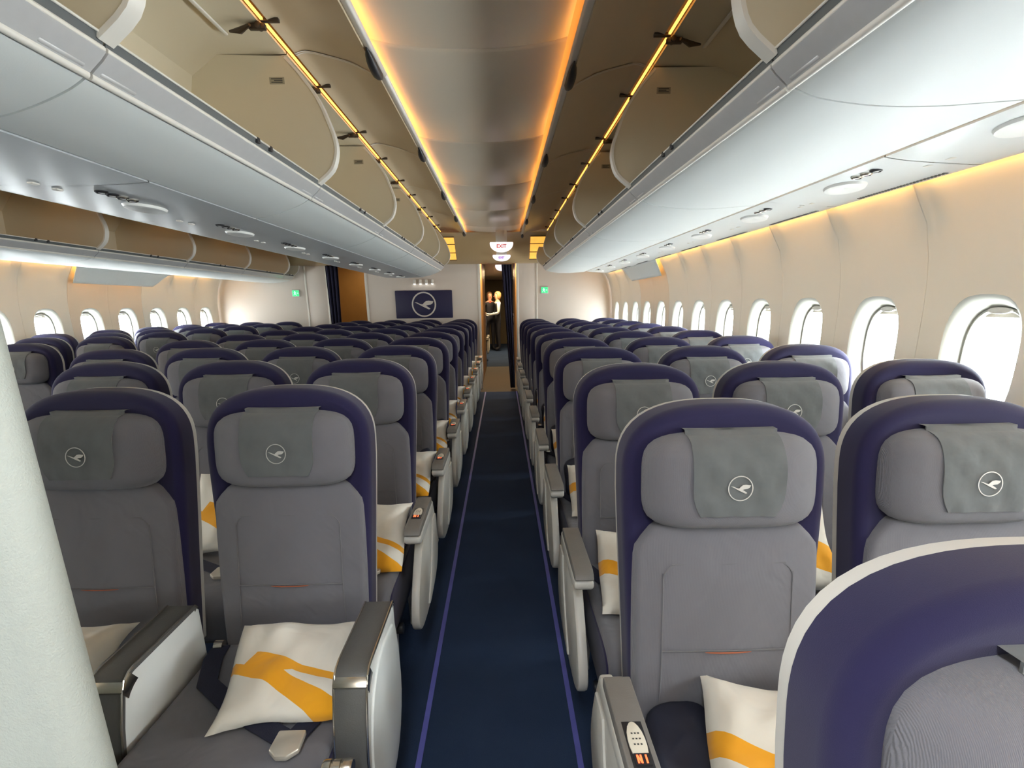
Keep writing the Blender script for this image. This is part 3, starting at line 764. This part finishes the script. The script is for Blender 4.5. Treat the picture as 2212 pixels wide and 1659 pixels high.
# heavy armrest of the front middle row, with the folded table inside
def big_sec(e=0):
    return [(-.235+e, .36+e), (-.235+e, .60-e), (-.245, .612-e)]+[(-.47, .612-e)]+[(-.50+.0-.055*math.sin(R_(t)), .557-e+.055*math.cos(R_(t))) for t in (0, 20, 40, 60)]+[(-.575+e, .50), (-.592+e, .42), (-.590+e, .34+e)]
D['big_core'] = MB().prism(big_sec(.010), 'x', -.034, .034).data('armrest', M['armwhite'], bev=.004)
bs = big_sec()
capl = [p for p in bs if p[1] > .0][1:]
D['big_cap'] = MB().prism(thick(bs[1:], .014), 'x', -.036, .036).data('pad', M['armdark'], bev=.006, seg=2)
k0 = [(-.515, .606), (-.532, .600), (-.548, .590), (-.555, .582)]
D['big_band'] = MB().prism(k0+[(y+.02, z-.03) for y, z in reversed(k0)], 'x', -.0375, .0375).data('band', M['chrome'], bev=.001)
rim = bs[1:]
D['big_rim'] = MB().tube([(.0362, y, z) for y, z in rim], .0028, 6).tube([(-.0362, y, z) for y, z in rim], .0028, 6).data('rim', M['chrome'])
inset = smoothline([(-.27, .56), (-.40, .575), (-.50, .53), (-.555, .43), (-.56, .30), (-.50, .22), (-.38, .20), (-.28, .26), (-.25, .40), (-.27, .56)], 4)[:-1]
D['big_inset'] = MB().prism(inset, 'x', .030, .040).data('table_door', M['armwhite'], bev=.006, seg=3)
D['big_knob'] = MB().lathe([(.018, -.030), (.020, -.026), (.020, -.014), (.015, -.013), (.015, -.009), (.020, -.008), (.020, .006), (.015, .007), (.015, .011), (.020, .012), (.020, .026), (.018, .030)], (-.005, -.66, .47), 'x', 18).data('knob', M['chrome'])
D['big_side'] = MB().prism(smoothline([(-.235, .58), (-.20, .45), (-.20, .30), (-.28, .18), (-.42, .15), (-.54, .18), (-.575, .30), (-.578, .42), (-.545, .50), (-.40, .58), (-.235, .58)], 3)[:-1], 'x', .016, .034).data('side_panel', M['armwhite'], bev=.008)

ARMX = .265
def build_seat(arm, label):
    """arm: None or ('std'|'remote'|'big', side) for the aisle armrest; inner armrest on the other side"""
    root = thing('cabin_seat', label, 'seat')
    ob('shell', D['shell'], root); ob('bolster', D['bolster'], root)
    b = ob('back_cushion', D['back'], root); ob('seam', D['seam'], b); t = ob('tag', D['tag'], b); t['label'] = 'small red fabric tag'
    ob('headrest', D['head'], root); c_ = ob('headrest_cover', D['cover'], root); e = ob('emblem', D['emblem'], c_); e['label'] = 'silver crane in a ring'
    ob('seat_cushion', D['cushion'], root); ob('cushion_side', D['cushion_side'], root); ob('seat_pan', D['pan'], root)
    bt = ob('seat_belt', D['belt'], root); ob('buckle', D['buckle'], bt); ob('belt_fitting', D['fitting'], bt, (-.208, 0, 0)); ob('belt_fitting', D['fitting'], bt, (.208, 0, 0))
    for x in (-.19, .19):
        ob('leg', D['leg'], root, (x, 0, 0)); ob('leg', D['leg2'], root, (x, 0, 0))
    def std(x, ctrl, side):
        a = ob('armrest', D['arm'], root, (x, 0, 0)); ob('pad', D['arm_pad'], a)
        if ctrl:
            ob('bezel', D['bezel'], a); ob('remote', D['remote'], a); ob('buttons', D['buttons'], a)['kind'] = 'stuff'; ob('display', D['display'], a); ob('digits', D['digits'], a)
        if side:
            p = ob('side_panel', D['side'], root, (x+side*.008, 0, 0)); ob('side_rib', D['side_rib'], p, scale=(side, 1, 1))
        return a
    def big(x, side):
        a = ob('armrest', D['big_core'], root, (x, 0, 0)); ob('pad', D['big_cap'], a); ob('band', D['big_band'], a); ob('rim', D['big_rim'], a); ob('knob', D['big_knob'], a)
        if side:
            p = ob('side_panel', D['big_side'], root, (x, 0, 0), scale=(side, 1, 1)); ob('table_door', D['big_inset'], p)
    if arm:
        kind, side = arm
        if kind == 'big': big(side*ARMX, side); big(-side*ARMX, 0)
        else: std(side*(ARMX+(.015 if side > 0 else 0)), kind == 'remote', side)
    return root
YL, YR, RP = 1.5708, 1.2246, .8035
XR = [1.8845, 2.4145, 2.9445]; XC = [.78, .25, -.28, -.81]; XL = [-1.885, -2.415, -2.945]
protos = {}
def seat(kind, label, loc, grp):
    if kind not in protos:
        r = build_seat(kind, label); r.location = loc; r['group'] = grp; protos[kind] = (r, snapshot(r)); return r
    return copy_tree(*protos[kind], label, loc, grp)
PLACE3 = ['aisle', 'middle', 'window']
for k in range(0, 11):
    y = YR+RP*(k-1)
    for i, x in enumerate(XR):
        if k == 0 and i > 0: continue
        nm = 'nearest' if k == 0 else ORD[k+1]+'-row'
        lab = ('nearest seat, at the right edge, showing only its navy and grey top' if k == 0 else 'grey and navy %s seat in the %s row from the front, right of the aisle' % (PLACE3[i], ORD[k+1]))
        seat(('remote', -1) if i == 0 and k in (1,) else (('std', -1) if i == 0 else None), lab, (x, y, 0), 'seats right of the aisle')
PL4 = ['aisle seat', 'seat second from the aisle', 'seat third from the aisle', 'seat farthest from the aisle']
for k in range(1, 11):
    y = YL+RP*(k-1)
    for i, x in enumerate(XC):
        if (k == 1 and i > 1) or (k == 2 and i > 2): continue
        lab = 'grey and navy %s in the %s row of the middle block' % (PL4[i], ORD[k])
        kind = (('big', 1) if k == 1 else ('remote', 1)) if i == 0 else None
        seat(kind, lab, (x, y, 0), 'seats in the middle block')
for k in range(3, 11):
    y = YL+RP*(k-1)-.1
    for i, x in enumerate(XL):
        if k == 3 and i > 0: continue
        lab = 'grey and navy %s seat of the far left block, level with the %s middle-block row' % (PLACE3[i], ORD[k])
        seat(None, lab, (x, y, 0), 'seats in the far left block')
for k, x, l_ in ((0, XC[0], 'left'), (1, XC[0], 'left'), (0, XR[0], 'right'), (1, XR[0], 'right')):
    seat(('std', 1) if l_ == 'left' else ('std', -1), 'seat in the cabin beyond the galley, %s of the aisle, %s of two' % (l_, ('nearer', 'farther')[k]), (x-.02, 13.9+.8*k, 0), 'seats beyond the galley')

# =================================================================== THINGS ON THE SEATS
def pillow_data(name, m, w, h, t, seed):
    N = 22; v = []; uv = []; rnd = random.Random(seed); ph = [rnd.uniform(0, 6.3) for _ in range(8)]
    def P(i, j, s_):
        u, w_ = i/N*2-1, j/N*2-1
        x = w/2*u*(1-.07*(1-w_*w_)); y = h/2*w_*(1-.07*(1-u*u))
        T = t/2*((1-u**4)*(1-w_**4))**.55
        wr = .008*math.sin(5*u+3*w_+ph[0])*math.sin(4*w_-2*u+ph[1])+.0035*math.sin(9*u-7*w_+ph[7])*math.sin(3*u+ph[1])+.004*math.sin(11*u+ph[2])*(w_**2)+.003*math.sin(10*w_+ph[3])*(u**2)
        e = (1-u**6)*(1-w_**6)
        return (x+.006*math.sin(3*w_+ph[4]), y+.006*math.sin(4*u+ph[5]), s_*T+wr*e+.010*u*w_*math.sin(ph[6]))
    idx = {}
    for s_ in (1, -1):
        for j in range(N+1):
            for i in range(N+1):
                if s_ < 0 and (i in (0, N) or j in (0, N)): idx[(i, j, -1)] = idx[(i, j, 1)]; continue
                idx[(i, j, s_)] = len(v); v.append(P(i, j, s_)); uv.append((i/N, j/N))
    f = []
    for s_ in (1, -1):
        for j in range(N):
            for i in range(N):
                q = (idx[(i, j, s_)], idx[(i+1, j, s_)], idx[(i+1, j+1, s_)], idx[(i, j+1, s_)]); f.append(q if s_ > 0 else q[::-1])
    me = mk(name, v, f, m, angle=80)
    ul = me.uv_layers.new(name='UVMap')
    for l in me.loops: ul.data[l.index].uv = uv[l.vertex_index]
    return me
PD = [pillow_data('pillow', M['pillow_a'], .335, .335, .085, 1), pillow_data('pillow', M['pillow_b'], .33, .33, .09, 5)]
def pillow(which, lab, loc, rot, grp='pillows on the seats'):
    return thing('pillow', lab, 'pillow', loc, grp, PD[which], rot)
# the big one on the front middle-block aisle seat
big = pillow(0, 'large white pillow with yellow print on the front aisle seat left of the aisle', (.858, 1.175, .515), (R_(14), R_(1), R_(6)))
big.scale = (.93, .93, .93)
pillow(0, 'plain white side of a pillow beside the heavy armrest, front row, second seat', (.235, 1.16, .525), (R_(12), 0, R_(6)))
pillow(1, 'white pillow with yellow stripe against the nearest full aisle seat right of the aisle', (1.950, .872, .503), (R_(20), R_(2), R_(-11)))
for k in range(2, 11):
    yr = YR+RP*(k-1); yl = YL+RP*(k-1)
    pillow(1, 'yellow-striped white pillow on the aisle seat, %s row right of the aisle' % ORD[k+1], (XR[0]-.035, yr-.435, .545), (R_(28), 0, R_(-2+3*math.sin(k*2.1))))
    pillow(0, 'white pillow with yellow print on the aisle seat of the %s row, middle block' % ORD[k], (XC[0]+.075, yl-.46, .548), (R_(29), 0, R_(4*math.sin(k*1.7))))
for k in range(1, 6):
    yr = YR+RP*(k-1)
    pillow(1, 'white pillow standing on the middle seat of the %s row right of the aisle' % ORD[k+1], (XR[1]-.09, yr-.36, .59), (R_(48), 0, R_(3*math.sin(k*1.3))))
for k in range(2, 5):
    yl = YL+RP*(k-1)
    pillow(0, 'white pillow on the seat second from the aisle, %s row, middle block' % ORD[k], (XC[1]+.08, yl-.33, .60), (R_(54), 0, R_(3*math.sin(k*1.9))))
# folded navy blanket on the nearest full seat
def blanket_data():
    pts = [(.088*(abs(math.cos(a))**.55)*(1 if math.cos(a) > 0 else -1), .10*(abs(math.sin(a))**.55)*(1 if math.sin(a) > 0 else -1)) for a in [2*math.pi*(i+.5)/40 for i in range(40)]]
    mb = rslab(pts, .075, .030, .010, 5)
    return mb.mapv(lambda x, y, z: (x+.006*math.sin(40*z+2)+.004*math.sin(90*y), z+.007*math.sin(30*x), -y*(1+.25*math.sin(14*z+9*x))+.006*math.sin(38*x+22*z))).data('blanket', M['blanket'], angle=80)
BD = blanket_data()
thing('blanket', 'folded dark navy blanket beside the pillow on the nearest full aisle seat', 'blanket', (1.765, .955, .500), None, BD, (R_(12), 0, R_(-8))).scale = (.85, .9, .8)
for k in range(3, 7):
    yr = YR+RP*(k-1); yl = YL+RP*(k-1)
    thing('blanket', 'rolled dark blanket wedged beside the armrest, %s row, right of the aisle' % ORD[k+1], 'blanket', (XR[0]-.150, yr-.30, .58), 'blankets on the seats', BD, (R_(62), 0, 0)).scale = (.55, .9, .9)
    thing('blanket', 'rolled dark blanket wedged beside the armrest, %s row, middle block' % ORD[k], 'blanket', (XC[0]+.175, yl-.30, .56), 'blankets on the seats', BD, (R_(62), 0, 0)).scale = (.40, .8, .8)

# =================================================================== PARTITION, SCREEN, CURTAINS, SIGNS
pa = [(-.9, .47)]+[(.915, .47)]+[(.915+.03*math.sin(R_(t)), .50-.03*math.cos(R_(t))) for t in range(10, 180, 10)]+[(-.9, .53)]
slab_p = MB().prism(pa, 'z', 0, 2.3).data('wall_partition', M['linen'], angle=40)
struct('wall_partition', slab_p)
scr = thing('bulkhead_screen', 'navy panel with silver crane emblem on the white bulkhead', 'sign', (.135, YB, 1.39))
ob('board', MB().box(-.46, .46, -.035, 0, -.217, .217).data('board', M['navyboard'], bev=.012), scr)
ob('emblem', emblem(.196, .022, .006).mapv(lambda x, y, z: (x, y-.035, z)).data('emblem', M['logo'], smooth=False), scr)
def curtain(name, lab, pts, z0, z1, y, amp):
    n = len(pts); v = []; f = []; NX = 40
    rows = [z0+(z1-z0)*i/14 for i in range(15)]
    for z in rows:
        w = (z-z0)/(z1-z0)
        x0 = pts[0][0]+(pts[1][0]-pts[0][0])*w; x1 = pts[0][1]+(pts[1][1]-pts[0][1])*w
        for i in range(NX+1):
            u = i/NX; v.append((x0+(x1-x0)*u, y+amp*math.sin(u*7*math.pi+.6*w), z))
    k = NX+1
    for r in range(14):
        for i in range(NX): f.append((r*k+i, r*k+i+1, (r+1)*k+i+1, (r+1)*k+i))
    o = thing(name, lab, 'curtain', data=mk(name, v, f, M['curtain'], angle=80)); md = o.modifiers.new('thickness', 'SOLIDIFY'); md.thickness = .004
    return o
curtain('curtain', 'dark navy curtain gathered at the right side of the aisle doorway', [(1.52, 1.60), (1.40, 1.56)], .02, 1.985, YB-.05, .022)
curtain('curtain', 'dark navy curtain gathered at the far left aisle doorway', [(-1.36, -1.24), (-1.40, -1.19)], .02, 2.0, YB-.05, .022)
def text(body, size, m, ext=.001):
    cu = bpy.data.curves.new('lettering', 'FONT'); cu.body = body; cu.size = size; cu.align_x = 'CENTER'; cu.align_y = 'CENTER'; cu.extrude = ext; cu.offset = .0025
    tmp = bpy.data.objects.new('tmp', cu); COL.objects.link(tmp); bpy.context.view_layer.update()
    me = bpy.data.meshes.new_from_object(tmp.evaluated_get(bpy.context.evaluated_depsgraph_get())); bpy.data.objects.remove(tmp); me.materials.clear(); me.materials.append(m)
    return me
def exit_sign(lab, loc, w, h, m, word, wm):
    root = thing('exit_sign', lab, 'sign', loc, 'lit signs on the ceiling')
    poly = [(-w/2, 0), (-w/2+.01, .012), (w/2-.01, .012), (w/2, 0)]+[(w/2*math.cos(R_(t)), -h*math.sin(R_(t))**.9) for t in range(12, 180, 12)]
    ob('plate', MB().prism(poly, 'y', 0, .02).data('plate', m, bev=.003), root)
    ob('bracket', MB().box(-.08, .08, .004, .016, .012, (2.382-loc[2] if loc[1] < 8.6 else .14)).data('bracket', M['trim']), root)
    if word: ob('lettering', text(word, h*.55, wm), root, (0, -.002, -h*.36), (R_(90), 0, 0))
    return root
exit_sign('white half-oval ceiling sign reading EXIT in red, above the aisle doorway', (1.405, 8.35, 2.215), .335, .125, M['signwhite'], 'EXIT', M['signred'])
s2 = exit_sign('lilac half-oval ceiling sign just behind and below the red EXIT sign', (1.405, 8.93, 2.092), .275, .082, M['signlilac'], 'EXIT', M['signpurple'])
exit_sign('white half-oval lamp sign on the galley ceiling beyond the doorway', (1.39, 12.2, 2.16), .24, .11, M['signlilac'], None, None)
for x, l_ in ((2.09, 'small green lit exit pictogram on the right bulkhead panel'), (-1.91, 'small green lit exit pictogram on the far left bulkhead panel')):
    g = thing('exit_pictogram', l_, 'sign', (x, YB, 1.588))
    ob('case', MB().box(-.062, .062, -.03, 0, -.056, .056).data('case', M['rail'], bev=.008), g)
    ob('plate', MB().box(-.052, .052, -.034, -.03, -.045, .045).data('plate', M['green']), g)
    fg = MB().lathe([(.009, -.036), (.009, -.034)], (-.012, 0, .024), 'y', 12).prism([(-.03, .012), (.0, .016), (.012, .0), (.004, -.004), (-.002, .004), (-.004, -.01), (.01, -.02), (.012, -.036), (.004, -.036), (0, -.024), (-.018, -.014), (-.03, -.034), (-.038, -.03), (-.024, -.008), (-.018, .004), (-.034, .004)], 'y', -.036, -.034)
    fg.prism([(.02, .004), (.034, .004), (.034, .012), (.046, 0), (.034, -.012), (.034, -.004), (.02, -.004)], 'y', -.036, -.034)
    ob('pictogram', fg.data('pictogram', M['greenlite'], smooth=False), g)
for i in range(4):
    o = thing('spot_lamp', '%s of the four tiny lit lamps above the navy emblem panel, counted from the left' % ORD[i+1], 'lamp', (.0+.095*i, 9.274, 1.712), 'tiny lamps above the emblem panel')
    ob('housing', MB().lathe([(.022, .06), (.024, .0), (.018, -.004)], (0, 0, 0), 'z', 14).data('housing', M['trim']), o)
    ob('bulb', MB().lathe([(.017, 0), (.014, -.008), (0, -.010)], (0, 0, -.003), 'z', 14).data('bulb', M['lamp']), o)

# =================================================================== CREW
def person(name, lab, loc, rz, joints, edges, dark_arms, hair_m):
    me = bpy.data.meshes.new('body'); me.from_pydata([Vector(j[0]) for j in joints], [], edges)
    o = ob('person', me); o.modifiers.new('skin', 'SKIN'); 
    for v, j in zip(me.skin_vertices[0].data, joints): v.radius = (j[1], j[2])
    me.skin_vertices[0].data[0].use_root = True
    sd = o.modifiers.new('sub', 'SUBSURF'); sd.levels = 2
    bpy.context.view_layer.update()
    nm = bpy.data.meshes.new_from_object(o.evaluated_get(bpy.context.evaluated_depsgraph_get()))
    o.modifiers.clear(); o.data = nm; nm.name = 'person'
    nm.materials.clear()
    for m in ('skin', 'shirt', 'uniform'): nm.materials.append(M[m])
    for p in nm.polygons:
        p.use_smooth = True; c_ = p.center
        ax = abs(c_.x); arm = ax > .165 or c_.y < -.15
        hand = c_.y < -.36 and .95 < c_.z < 1.3
        if c_.z > 1.44 or hand: p.material_index = 0
        elif not dark_arms and c_.z > .98 and (arm or c_.z > 1.40): p.material_index = 1
        else: p.material_index = 2
    o['label'] = lab; o['category'] = 'person'; o.location = loc; o.rotation_euler = (0, 0, rz)
    # head details
    hb = MB().lathe([(.0, 1.745), (.05, 1.738), (.088, 1.70), (.098, 1.64), (.094, 1.58), (.075, 1.53), (.05, 1.51)], (0, .016, 0), 'z', 18)
    hb.mapv(lambda x, y, z: (x*.92, y*1.08 if y > 0 or z > 1.69 else y*.35, z))
    ob('hair', hb.data('hair', M[hair_m]), o)
    ob('nose', MB().tube([(0, -.085, 1.625), (0, -.108, 1.60), (0, -.092, 1.592)], [.008, .012, .008], 8).data('nose', M['skin']), o)
    for s_ in (-1, 1):
        ob('eye', MB().lathe([(.0, -.003), (.006, 0), (0, .003)], (s_*.032, -.086, 1.632), 'y', 10).data('eye', M['dark']), o)
    ob('mouth', MB().tube([(-.02, -.086, 1.568), (0, -.093, 1.566), (.02, -.086, 1.568)], .004, 6).data('mouth', M['scarf']), o)
    return o
def body(arm_r, arm_l):
    J = [((0, 0, .95), .15, .10), ((0, 0, 1.10), .135, .095), ((0, 0, 1.28), .155, .105), ((0, .01, 1.41), .12, .08), ((0, 0, 1.48), .052, .052), ((0, -.01, 1.56), .07, .085), ((0, -.005, 1.66), .078, .095), ((0, 0, 1.72), .05, .06),
         ((.09, 0, .86), .088, .09), ((.095, -.005, .50), .062, .066), ((.10, .02, .10), .045, .048), ((.10, -.10, .045), .042, .035),
         ((-.09, 0, .86), .088, .09), ((-.095, -.005, .50), .062, .066), ((-.10, .02, .10), .045, .048), ((-.10, -.10, .045), .042, .035)]
    E_ = [(0, 1), (1, 2), (2, 3), (3, 4), (4, 5), (5, 6), (6, 7), (0, 8), (8, 9), (9, 10), (10, 11), (0, 12), (12, 13), (13, 14), (14, 15)]
    for s_, (el, wr, hd) in ((1, arm_r), (-1, arm_l)):
        n = len(J); J += [((s_*.175, .0, 1.385), .062, .062), (el, .046, .046), (wr, .034, .034), (hd, .030, .018)]
        E_ += [(3, n), (n, n+1), (n+1, n+2), (n+2, n+3)]
        h = Vector(hd); d = (h-Vector(wr)).normalized()
        for q in range(4):
            m0 = len(J); off = Vector((.012*(q-1.5), 0, .012*(q-1.5)))
            J += [(tuple(h+off+d*.05), .009, .009), (tuple(h+off*1.1+d*.085+Vector((0, 0, -.015))), .008, .008)]
            E_ += [(n+3, m0), (m0, m0+1)]
        m0 = len(J); J += [(tuple(h+Vector((-s_*.03, 0, .02))+d*.01), .010, .010), (tuple(h+Vector((-s_*.035, 0, .025))+d*.045), .009, .009)]; E_ += [(n+3, m0), (m0, m0+1)]
    return J, E_
J, E_ = body(((.22, -.02, 1.12), (.13, -.26, 1.08), (.09, -.34, 1.10)), ((-.22, -.02, 1.12), (-.12, -.26, 1.05), (-.08, -.34, 1.06)))
person('person', 'fair-haired crew member in white shirt and dark waistcoat standing side-on in the aisle', (1.27, 17.1, 0), R_(-78), J, E_, None, 'hair')
J, E_ = body(((.24, .02, 1.12), (.20, -.18, 1.02), (.16, -.26, 1.02)), ((-.24, .02, 1.10), (-.24, -.05, .86), (-.235, -.07, .79)))
o = person('person', 'crew member in dark uniform with red scarf half hidden at the left of the aisle', (1.03, 17.45, 0), R_(15), J, E_, True, 'hairdark')
ob('scarf', MB().lathe([(.062, 1.47), (.070, 1.45), (.075, 1.42), (.06, 1.40)], (0, -.01, 0), 'z', 16).data('scarf', M['scarf']), o)
J, E_ = body(((.24, .02, 1.12), (.22, -.16, 1.0), (.2, -.24, 1.0)), ((-.24, .02, 1.12), (-.22, -.16, 1.0), (-.2, -.24, 1.0)))
person('person', 'third crew member in white shirt mostly hidden behind the doorway curtain', (1.62, 17.9, 0), R_(100), J, E_, None, 'hairdark')

# unseen fill lights added over the forward aisles, behind the camera
for x in (1.28, -1.34):
    for y in (-1.6, -.5):
        l = bpy.data.lights.new('fill_light', 'AREA'); l.energy = FILL_LIGHT; l.color = (.88, .94, 1.0); l.shape = 'RECTANGLE'; l.size = .3; l.size_y = .8
        ob('fill_light', l, None, (x, y, 2.36))
